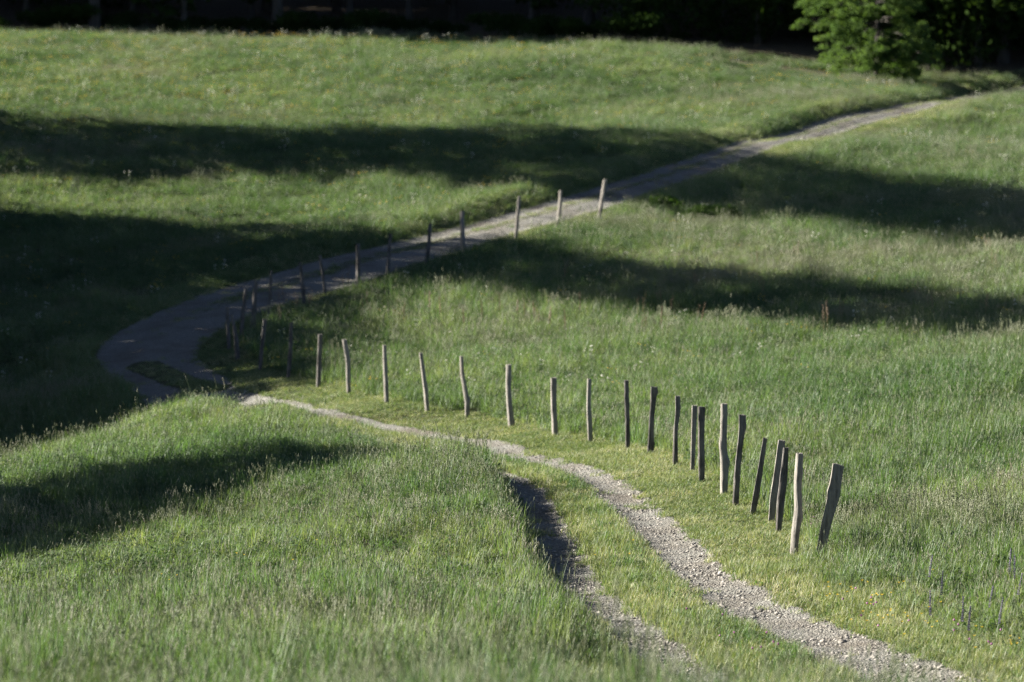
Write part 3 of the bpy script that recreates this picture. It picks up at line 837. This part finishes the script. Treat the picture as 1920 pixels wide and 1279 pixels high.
def limb(V, Fc, p0, p1, r0, r1, bend=0., n=7, seg=6, r_=None):
    p0 = np.asarray(p0, float); p1 = np.asarray(p1, float)
    off = (r_.normal(size=3) if r_ is not None else np.zeros(3)) * bend
    base = len(V)
    for i in range(seg + 1):
        t = i / seg
        c = p0 + (p1 - p0) * t + off * math.sin(math.pi * t)
        rr = r0 + (r1 - r0) * t
        if i == 0 and p0[2] <= .01: rr *= 1.35
        ax = (p1 - p0) / np.linalg.norm(p1 - p0)
        u = np.cross(ax, [.3, .9, .2]); u /= np.linalg.norm(u); w_ = np.cross(ax, u)
        for k in range(n):
            a = 2 * math.pi * k / n
            V.append(c + rr * (u * math.cos(a) + w_ * math.sin(a)) * (1 + .07 * math.sin(3 * a + i)))
    for i in range(seg):
        for k in range(n):
            k2 = (k + 1) % n
            Fc.append((base + i * n + k, base + i * n + k2, base + (i + 1) * n + k2, base + (i + 1) * n + k))
def empty(name, loc):
    e = bpy.data.objects.new(name, None); link(e); e.location = loc; e.empty_display_size = .5
    return e
def tree(name, loc, lobes, h_trunk, r_trunk, leaf, mat, seed, dens=9.0, trunk_at=(0, 0)):
    """Thing: trunk with limbs, crown. Lobes: (centre, radii) relative to the foot."""
    r_ = np.random.default_rng(seed)
    root = empty(name, loc)
    V, Fc = [], []
    limb(V, Fc, (trunk_at[0], trunk_at[1], 0), (trunk_at[0], trunk_at[1], h_trunk), r_trunk, r_trunk * .35, .15, 9, 10, r_)
    for c, r in lobes:
        z0 = min(max(c[2] - r[2] * .9 - .5, h_trunk * .25), h_trunk * .95)
        limb(V, Fc, (trunk_at[0], trunk_at[1], z0), c, r_trunk * .3, r_trunk * .07, .3, 5, 5, r_)
    mesh_obj('trunk', V, Fc, [M['bark']], root, smooth=True)
    P_ = []
    for c, r in lobes:
        area = 4 * math.pi * ((r[0] * r[1]) ** 1.6 / 3 + (r[0] * r[2]) ** 1.6 / 3 + (r[1] * r[2]) ** 1.6 / 3) ** (1 / 1.6)
        n = int(dens * area / (leaf * leaf * 4))
        P_.append(lobe_points(c, r, max(n, 40), r_))
    P_ = np.vstack(P_); P_ = P_[P_[:, 2] > .15]
    LV, LF = leaf_cloud(P_, None, leaf, r_)
    mesh_obj('crown', LV, LF, [mat], root)
    return root
def copy_tree(o, loc, rz, sc):
    c = o.copy(); COL.objects.link(c); c.location = loc; c.rotation_euler = (0, 0, rz); c.scale = (sc, sc, sc)
    for ch in list(o.children):
        d = ch.copy(); COL.objects.link(d); d.parent = c
    return c

# trees that stand left of the picture, between the low sun and the meadow: crowns given where they stand
def side_tree(name, Y, lobes, X=-32., r_trunk=.28, seed=1, top=None, leaf=.30, dens=4.0):
    zg = float(ground([X], [Y])[0])
    L_ = []
    for (ly, lz, ry, rz) in lobes:
        L_.append(((0, ly - Y, lz - zg), (min(ry, 4.5), ry, rz)))
    ht = max(c[2] for c, r in L_)
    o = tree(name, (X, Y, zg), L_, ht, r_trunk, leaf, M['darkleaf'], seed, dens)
    return o
SG = 'trees along the left side of the meadow'
SL = 'leafy tree beside the meadow, between the low sun and the grass, throwing a long shadow'
for i, (Y, lobes) in enumerate([
    (97, [(96.5, 5.5, 3.5, 5), (100.5, 8.5, 5, 4)]),
    (104, [(104, 6, 6, 6.2), (100, 8.6, 5, 3.2), (108, 9, 6, 3.2)]),
    (112, [(111.5, 7, 7, 5.9), (107.5, 6, 5, 6.0), (100, 4.5, 5, 5)]),
    (122, [(121.5, 7.5, 7, 6.6), (116.5, 6.5, 6, 6), (116, 10, 5, 3), (127, 10.5, 6, 3.2)]),
    (132, [(131.5, 8, 6.5, 6.0), (126.5, 7, 6, 6.8)]),
    (140.5, [(140, 6.5, 4.6, 5.6), (136, 6, 5, 6.6), (136, 9.4, 6, 3.4)]),
    (157, [(157, 8.5, 5.6, 6.5), (160, 16, 9, 2.6), (161, 8, 7, 8)]),
    (166, [(165.5, 9.5, 5.8, 8), (164, 18, 10, 3.0)]),
]):
    tag(side_tree('broadleaf_tree', Y, lobes, seed=40 + i), SL, 'tree', SG)
r_h = np.random.default_rng(9)
HL = 'added low dense tree out of view at the left, blocking sky light to deepen the shade'
for i, Yh in enumerate(np.arange(95, 141, 5.2)):  # unseen row added to block sky light and close leaks in the shade
    xh = -24.5 - r_h.uniform(0, 2) - .04 * (Yh - 95); zh = float(ground([xh], [Yh])[0])
    hh = 8.2 - zh
    L_ = [((0, 0, hh * .45), (3.4, 3.4, hh * .47)), ((r_h.uniform(-1, 1), 1.5, hh * .35), (3, 2.8, hh * .35)), ((0, -1.6, hh * .3), (3, 2.6, hh * .3))]
    tag(tree('sky_blocking_tree', (xh, float(Yh), zh), L_, hh * .7, .12, .2, M['darkleaf'], 700 + i, 2.5), HL, 'tree', SG)
PL = 'tall bare-stemmed pine beside the meadow, its flat crown shading the far grass'
for i, (Y, lobes) in enumerate([
    (123, [(128, 14.8, 4.5, .75), (124, 15.8, 4, .58), (120, 16.9, 4, .52)]),
    (113, [(116, 18.0, 4, .46), (112, 19.0, 3.8, .38)]),
    (105.5, [(108, 20.0, 3.6, .32), (104.5, 20.8, 3, .22)]),
    (149, [(150, 21.3, 12, 2.3), (151, 18.4, 7, 1.7)]),
    (145, [(142, 23.1, 12, 1.6)]),
    (139, [(134, 24.0, 10, 1.2)]),
]):
    tag(side_tree('pine_tree', Y, lobes, seed=60 + i, r_trunk=.16, leaf=.22), PL, 'tree', SG)
for i, (Y, lobes) in enumerate([
    (69, [(68, 8.5, 5.6, 3.2), (65, 10.8, 3.2, 1.0), (70.4, 12.0, 3.0, .8), (73.6, 12.9, 2.8, .65), (77.4, 13.7, 2.0, .4)]),
]):
    tag(side_tree('broadleaf_tree', Y, lobes, seed=80 + i, leaf=.2), 'lone leafy tree shading the grassy knoll before the bend', 'tree', SG)

# the dark wood along the top of the meadow
def wood_tree(seed, h, base, lean=0):
    r_ = np.random.default_rng(seed)
    L_ = []
    for k in range(9):
        t = k / 8; z = base + (h - base) * (.08 + .86 * t)
        rad = 3.6 * math.sin(math.pi * (.25 + .65 * t)) + .5
        a = r_.uniform(0, 6.28); q = rad * .45
        L_.append(((q * math.cos(a), q * math.sin(a), z), (rad * .8, rad * .8, (h - base) * .16)))
    return L_
protos = []
for k, (h, b) in enumerate(((16, 3.0), (15, 2.4), (17, 3.6), (13.5, .6))):
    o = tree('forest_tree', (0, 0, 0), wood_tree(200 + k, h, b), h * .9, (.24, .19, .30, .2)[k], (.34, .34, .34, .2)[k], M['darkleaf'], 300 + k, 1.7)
    protos.append(o)
used = set()
WL = 'tall dark tree standing in the deep shade of the wood above the meadow'
WG = 'trees of the dark wood'
r_ = np.random.default_rng(77)
def edge_y(x):
    return float(wood_edge(x)) if x > -32 else 214 + .287 * (-32 - x)
spots = []
def put(x, y, k):
    sc = r_.uniform(.88, 1.08); rz = r_.uniform(0, 6.28)
    loc = (x, y, float(ground([x], [y])[0]) - .1)
    if k not in used:
        used.add(k); o = protos[k]; o.location = loc; o.rotation_euler = (0, 0, rz); o.scale = (sc,) * 3
    else: o = copy_tree(protos[k], loc, rz, sc)
    return o
SPECIAL = {(1105, 214): 'pale straight trunk rising from the undergrowth, clearest one in the dark wood',
           (1340, 209): 'dim trunk among yellowish leaves between the pale trunk and the sunlit tree',
           (252, 221): 'faint trunk in the black wood, the one farthest from the sunlit tree'}
for (px, Y), lab in SPECIAL.items():
    x = (px - 960) / F * Y
    tag(put(x, Y, 2 if px == 1105 else 0), lab, 'tree', WG); spots.append((x, Y))
for row, (off, st) in enumerate(((4.5, 6.2), (10, 5.6), (16, 6), (23, 7))):
    x = -74 + row * 2.3
    while x < 48:
        xx = x + r_.uniform(-1.2, 1.2); yy = edge_y(xx) + off + r_.uniform(-1.2, 1.2)
        if -6 < xx < 24: yy += 4.5
        x += st
        if all((xx - a) ** 2 + (yy - b) ** 2 > 9 for a, b in spots):
            k = 3 if (xx < -34 or (row > 1 and r_.random() < .5)) else int(r_.integers(0, 3))
            spots.append((xx, yy))
            tag(put(xx, yy, k), WL, 'tree', WG)
for xx, yy in ((13.2, 206.5), (7.6, 208.0), (20.5, 205.0), (24.5, 202.0), (29.5, 201.5), (34, 203), (26.5, 206.5), (17, 209)):
    tag(put(xx, yy, 3), WL, 'tree', WG)
# bushes of the undergrowth
def bush_mesh(seed, w, h, leaf, n):
    q = np.random.default_rng(seed); P_ = []
    for k in range(9):
        a = q.uniform(0, 6.28); rr = w * .5 * math.sqrt(q.random())
        z = h * q.uniform(.25, .75)
        P_.append(lobe_points((rr * math.cos(a), rr * math.sin(a), z), (w * .28, w * .28, h * .26), n // 9, q, .3))
    P_ = np.vstack(P_); P_ = P_[P_[:, 2] > .02]
    return leaf_cloud(P_, None, leaf, q)
bm = [bush_mesh(500 + k, 2.6, 1.3, .10, 1500) for k in range(3)]
bp = []
BL = 'low dark bush in the undergrowth along the wood, barely visible in shade'
for i, px in enumerate(np.linspace(-20, 1180, 15)):
    Y = edge_y((px - 960) / F * 205) + r_.uniform(1.5, 4.5); x = (px + r_.uniform(-25, 25) - 960) / F * Y
    if i < 3:
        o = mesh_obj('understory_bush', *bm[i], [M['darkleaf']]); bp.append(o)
    else:
        o = bp[i % 3].copy(); COL.objects.link(o)
    o.location = (x, Y, float(ground([x], [Y])[0])); o.rotation_euler = (0, 0, r_.uniform(0, 6.28)); s_c = r_.uniform(.7, 1.3); o.scale = (s_c,) * 3
    tag(o, BL, 'bush', 'undergrowth bushes at the edge of the wood')

# the sunlit tree where the track meets the wood
def spray_tree(name, loc, seed):
    q = np.random.default_rng(seed); root = empty(name, loc)
    V, Fc = [], []
    limb(V, Fc, (.3, 2.0, 0), (.5, 2.2, 8.5), .12, .05, .12, 9, 10, q)
    C = []; N_ = []
    def spray(c, r, n, flat=.32):
        d = q.normal(size=(n, 3)); d /= np.linalg.norm(d, axis=1)[:, None]
        p = np.asarray(c) + d * (q.random(n) ** .45)[:, None] * np.array([r, r, r * flat])
        p[:, 2] -= .25 * ((p[:, 0] - c[0]) ** 2 + (p[:, 1] - c[1]) ** 2) / r
        C.append(p)
    B = 98
    for k in range(B):
        z = .5 + 8.6 * (k + q.random()) / B
        wz = np.interp(z, [0, .8, 2, 3.5, 6, 9], [2.2, 2.8, 3.3, 3.6, 3.4, 1.2])
        a = (k * 2.4 + q.uniform(-.4, .4)) if k % 2 else q.uniform(-2.9, -.3); rr = wz * q.uniform(.45, .95)
        ox = np.interp(z, [0, 1, 3], [.8, .4, 0])
        c = np.array([rr * math.cos(a) + ox, rr * math.sin(a), z - .10 * rr])
        limb(V, Fc, (.4, 2.1, min(z * .85 + .4, 8)), c, .035, .010, .12, 5, 4, q)
        for j in range(7):
            e = c + q.normal(size=3) * np.array([.55, .55, .26])
            spray(e, q.uniform(.26, .5), int(q.uniform(60, 105)), .5)
    # branches that hang out beyond the crown, on the side of the sun
    for c, r in (((-3.6, -.6, 3.15), .5), ((-4.0, -.5, 2.85), .38), ((-2.75, -1.3, 2.3), .5), ((-2.65, -1.35, 1.85), .45), ((-2.5, -1.3, 1.45), .42), ((-2.4, -1.3, 1.1), .3), ((-3.0, -.8, 3.6), .6), ((-2.9, -1.0, 2.8), .5)):
        spray(c, r, 110)
        limb(V, Fc, (c[0] * .2, .3, c[2] + .8), c, .03, .006, .1, 5, 4, q)
    mesh_obj('trunk', V, Fc, [M['bark']], root, smooth=True)
    LV, LF = leaf_cloud(np.vstack(C), np.array([-.1, -.25, .6]), .074, q)
    mesh_obj('crown', LV, LF, [M['leaf']], root)
    return root
tx_, ty_, tz_ = hit(1655, 166)
lt = spray_tree('beech_tree', (float(tx_[0]), 196.0, float(ground(tx_, [196.0])[0])), 900)
tag(lt, 'sunlit bright green tree with hanging branches where the track reaches the wood', 'tree')

# ---------------------------------------------------------------- plants one can pick out
def plant(name, px, py, h, builder, protos_, label, cat, group, jitter=0.):
    """A plant whose head shows at photo pixel (px, py), standing h metres above the ground."""
    d = float(march([px], [py], lambda X, Y: ground(X, Y) + h)[1][0])
    X = (px - 960) / F * d; z = float(ground([X], [d])[0])
    if len(protos_) < 3:
        V, Fc, Mi = [], [], []; mats = builder(V, Fc, Mi)
        o = mesh_obj(name, V, Fc, mats, mi=Mi); protos_.append(o)
    else:
        o = random.choice(protos_).copy(); COL.objects.link(o)
    o.location = (X, d, z - .01); o.rotation_euler = (0, 0, random.uniform(0, 6.28))
    o.scale = (1, 1, random.uniform(.92, 1.1))
    tag(o, label, cat, group)
    return o
def b_yellow(V, Fc, Mi):
    ribbon(V, Fc, Mi, (0, 0), 0, .24, .01, .005, 0)
    for q in range(6):
        a = q * 1.047; i0 = len(V); c, s_ = math.cos(a), math.sin(a); r = .019
        V += [(.01, 0, .238), (.01 + r * .6 * math.cos(a - .5), r * .6 * math.sin(a - .5), .248), (.01 + r * c, r * s_, .256), (.01 + r * .6 * math.cos(a + .5), r * .6 * math.sin(a + .5), .248)]
        Fc.append((i0, i0 + 1, i0 + 2, i0 + 3)); Mi.append(1)
    blob(V, Fc, Mi, (.01, 0, .246), .008, .008, 1)
    for q in range(3): leafquad(V, Fc, Mi, (0, 0, .04 + .04 * q), q * 2.1, .06, .02, .5, 0)
    return [M['grass2'], M['yellow']]
def b_clover(V, Fc, Mi):
    ribbon(V, Fc, Mi, (0, 0), 0, .22, .01, .005, 0)
    blob(V, Fc, Mi, (.01, 0, .22), .016, .016, 1, 7); blob(V, Fc, Mi, (.012, .003, .226), .010, .014, 1, 6)
    for q in range(4): leafquad(V, Fc, Mi, (0, 0, .05 + .03 * q), q * 1.9, .04, .025, .4, 0)
    return [M['herb'], M['purple']]
def b_sage(V, Fc, Mi):
    lean = random.uniform(.05, .22)
    ribbon(V, Fc, Mi, (0, 0), 0, .55, lean, .008, 0, 5)
    for q in range(14):
        t = .5 + .5 * q / 13
        for k in range(4):
            a = k * 1.57 + q * .8
            blob(V, Fc, Mi, (lean * t * t + .014 * math.cos(a) * (1.3 - t), .014 * math.sin(a) * (1.3 - t), .55 * t), .008, .010, 1, 4)
    for q in range(5): leafquad(V, Fc, Mi, (0, 0, .02 + .03 * q), q * 1.3, .12, .05, .35, 0)
    return [M['herb'], M['sage']]
def b_sorrel(V, Fc, Mi):
    ribbon(V, Fc, Mi, (0, 0), 0, .8, .05, .009, 0, 4)
    for q in range(16):
        t = .45 + .55 * q / 15
        for k in range(3):
            blob(V, Fc, Mi, (.05 * t * t + random.uniform(-.03, .03) * (1.25 - t), random.uniform(-.03, .03) * (1.25 - t), .8 * t), .014, .018, 0, 4)
    return [M['sorrel']]
def b_stalk(V, Fc, Mi):
    lean = random.uniform(.04, .2)
    ribbon(V, Fc, Mi, (0, 0), 0, .75, lean, .006, 0, 6)
    for q in range(10):
        t = .76 + .24 * q / 9
        blob(V, Fc, Mi, (lean * t * t + random.uniform(-.006, .006), random.uniform(-.006, .006), .75 * t), .008, .016, 1, 4)
    ribbon(V, Fc, Mi, (0, 0), 2, .3, .15, .008, 0, 4); ribbon(V, Fc, Mi, (0, 0), 4, .35, .12, .008, 0, 4)
    return [M['grass2'], M['dry']]
Z3 = lambda L: [(1520 + a / 4.585, 1000 + b / 4.585) for a, b in L]
yl = Z3([(165,425),(180,455),(270,425),(375,465),(385,490),(330,490),(460,400),(515,415),(255,520),(165,550),(180,535),(560,540),(585,530),(597,537),(635,535),(540,565),(540,600),(710,495),(640,510),(720,645),(713,657),(540,665),(605,700),(645,720),(685,710),(735,712),(835,690),(870,710),(820,748),(990,690),(1010,745),(1040,757),(1110,740),(1075,805),(510,755),(370,745),(475,680),(1155,600),(1050,640),(1460,790),(1510,810),(1445,985),(1760,880),(1755,910),(1760,940),(1768,960),(1810,960),(1825,905),(1450,880),(840,865),(1075,322),(790,415),(818,413)])
pr = []
for x, y in yl: plant('buttercup', x, y, .24, b_yellow, pr, 'small yellow buttercup in the grass beside the near end of the stony track', 'flower', 'buttercups by the near track')
yl2 = [(298,1080),(310,1085),(325,1078),(340,1082),(350,1090),(180,1110),(195,1107),(462,1110),(470,1113),(480,1107),(487,1117),(497,1124),(515,1113),(545,1117),(200,1195),(205,1207),(440,1040),(455,1042),(545,1052),(590,1010),(1018,1083),(1115,1042),(1183,1035),(1190,1010)]
pr = []
for x, y in yl2: plant('buttercup', x, y, .24, b_yellow, pr, 'small yellow buttercup on the sunlit knoll or the strip between the ruts', 'flower', 'buttercups on the knoll')
cl_ = Z3([(545,545),(505,615),(560,622),(590,588),(455,712),(605,810),(405,475),(310,585),(1270,840),(1300,805),(1570,935),(1600,955),(1395,930),(1665,845),(1260,760),(870,745)]) + [(1292,1142),(1360,1157),(1380,1185),(1417,1220),(1430,1215),(1352,1192),(1442,1190),(1455,1207),(1465,1210),(1525,985),(1530,970)]
pr = []
for x, y in cl_: plant('clover_flower', x, y, .2, b_clover, pr, 'tiny pinkish purple clover head beside the stony track', 'flower', 'clover by the near track')
pr = []
for x, y in Z3([(1040,240),(1150,400),(1060,560),(1340,620),(1390,690),(1650,640),(1790,260),(1810,380),(1740,200),(1560,480)]):
    plant('meadow_sage', x, y, .46, b_sage, pr, 'dark violet sage spike among the grass at the corner beyond the buttercups', 'flower', 'meadow sage by the near track')
pr = []
for x, y in ((805,545),(826,556),(937,553),(970,560),(985,572),(1003,562),(1030,575),(1088,552),(905,566),(1240,575),(870,575),(1060,585)):
    plant('sorrel_stalk', x, y, .78, b_sorrel, pr, 'rusty sorrel stalk standing in the meadow inside the bend', 'wild plant', 'sorrel in the inner meadow')
pr = []
for x, y in ((380,688),(357,700),(408,704),(425,712),(485,735),(517,742),(556,738),(592,748),(240,1090),(322,1078),(335,1083),(360,1090),(125,1085),(425,1095),(275,1100),(705,1000),(800,985),(985,995),(1000,1010),(1028,1012),(1052,1020),(210,1115),(85,1100),(1140,1130),(1160,1145),(640,1040),(560,1060)):
    plant('grass_stalk', x, y, .74, b_stalk, pr, 'tall seeding grass stalk rising above the grass of the knoll', 'wild plant', 'tall grass stalks on the knoll')
# a few larger stones and leafy weeds
def stone(px, py, size, label, seed):
    x, y, z = hit(px, py); q = np.random.default_rng(seed); me = bmesh.new()
    bmesh.ops.create_icosphere(me, subdivisions=3, radius=1)
    for v in me.verts:
        c = np.array(v.co); k = 1
        for n_ in range(7):
            ax = np.random.default_rng(seed * 10 + n_).normal(size=3); ax /= np.linalg.norm(ax)
            dd = c @ ax
            if dd > .62: k = min(k, .62 / dd)
        v.co = v.co * k * (1 + .03 * q.normal())
        v.co.x *= 1.2; v.co.z *= .7
    m_ = bpy.data.meshes.new('stone'); me.to_mesh(m_); me.free(); m_.materials.append(M['stone'])
    o = link(bpy.data.objects.new('stone', m_)); o.location = (float(x[0]), float(y[0]), float(z[0]) + size * .3); o.scale = (size,) * 3; o.rotation_euler = (.2, .1, seed)
    tag(o, label, 'stone')
import bmesh
stone(1580, 1206, .060, 'largest pale flat-topped stone lying in the gravel of the near wheel track', 3)
stone(1561, 1228, .036, 'smaller angular stone in the gravel just below the largest one', 4)
stone(1741, 1215, .035, 'small pale stone lying in the grass edge of the track, away from the gravel', 5)
def weed(px, py, w, h, seed, label):
    x, y, z = hit(px, py)
    V, Fc = bush_mesh(seed, w, h, .05, 2600)
    o = mesh_obj('leafy_weed', V, Fc, [M['leaf']]); o.location = (float(x[0]), float(y[0]), float(z[0]))
    tag(o, label, 'wild plant', 'leafy weeds beside the far track')
weed(1255, 398, 1.0, .6, 71, 'bright leafy weed clump beside the track at the tip of the far shadow band')
weed(1335, 412, 1.3, .55, 72, 'wider leafy weed clump on the edge of the far shadow band in the inner meadow')

# ---------------------------------------------------------------- light, sky, camera
w = bpy.data.worlds.new("World"); scene.world = w; w.use_nodes = True
nt = w.node_tree
sky = nt.nodes.new('ShaderNodeTexSky'); sky.sky_type = 'NISHITA'; sky.sun_disc = False
sky.sun_elevation = EL
sky.sun_rotation = math.atan2(SUN[0], SUN[1])       # clockwise from +Y
sky.altitude = 500; sky.air_density = .3; sky.dust_density = .3; sky.ozone_density = 0.0
bg = nt.nodes['Background']; bg.inputs[1].default_value = .05
nt.links.new(sky.outputs[0], bg.inputs[0])
sl = bpy.data.lights.new('sun', 'SUN'); sl.energy = 5.0; sl.angle = math.radians(.5); sl.color = (1, .94, .85)
so = link(bpy.data.objects.new('sun', sl))
from mathutils import Vector
so.rotation_euler = Vector(SUN.tolist()).to_track_quat('Z', 'Y').to_euler()
so.location = (-60, 120, 60)

cd = bpy.data.cameras.new('camera'); cam = link(bpy.data.objects.new('camera', cd))
cam.location = (0, 0, CAMZ)
cam.rotation_euler = (math.pi / 2 - PITCH, 0, 0)
cd.sensor_width = 36; cd.lens = F * 36 / 1920; cd.clip_start = .5; cd.clip_end = 3000
cd.dof.use_dof = True; cd.dof.focus_distance = 53.5; cd.dof.aperture_fstop = 1.8
scene.camera = cam
vs = scene.view_settings
scene.display_settings.display_device = 'sRGB'
vs.view_transform = 'Standard'; vs.look = 'None'; vs.gamma = 1; vs.use_curve_mapping = False
vs.exposure = 2.15
scene.render.engine = 'CYCLES'
scene.cycles.max_bounces = 6; scene.cycles.diffuse_bounces = 3; scene.cycles.transmission_bounces = 4
scene.cycles.use_denoising = True
scene.cycles.denoiser = 'OPENIMAGEDENOISE'
scene.cycles.denoising_input_passes = 'RGB_ALBEDO_NORMAL'
scene.cycles.denoising_prefilter = 'NONE'
scene.cycles.sample_clamp_indirect = 4
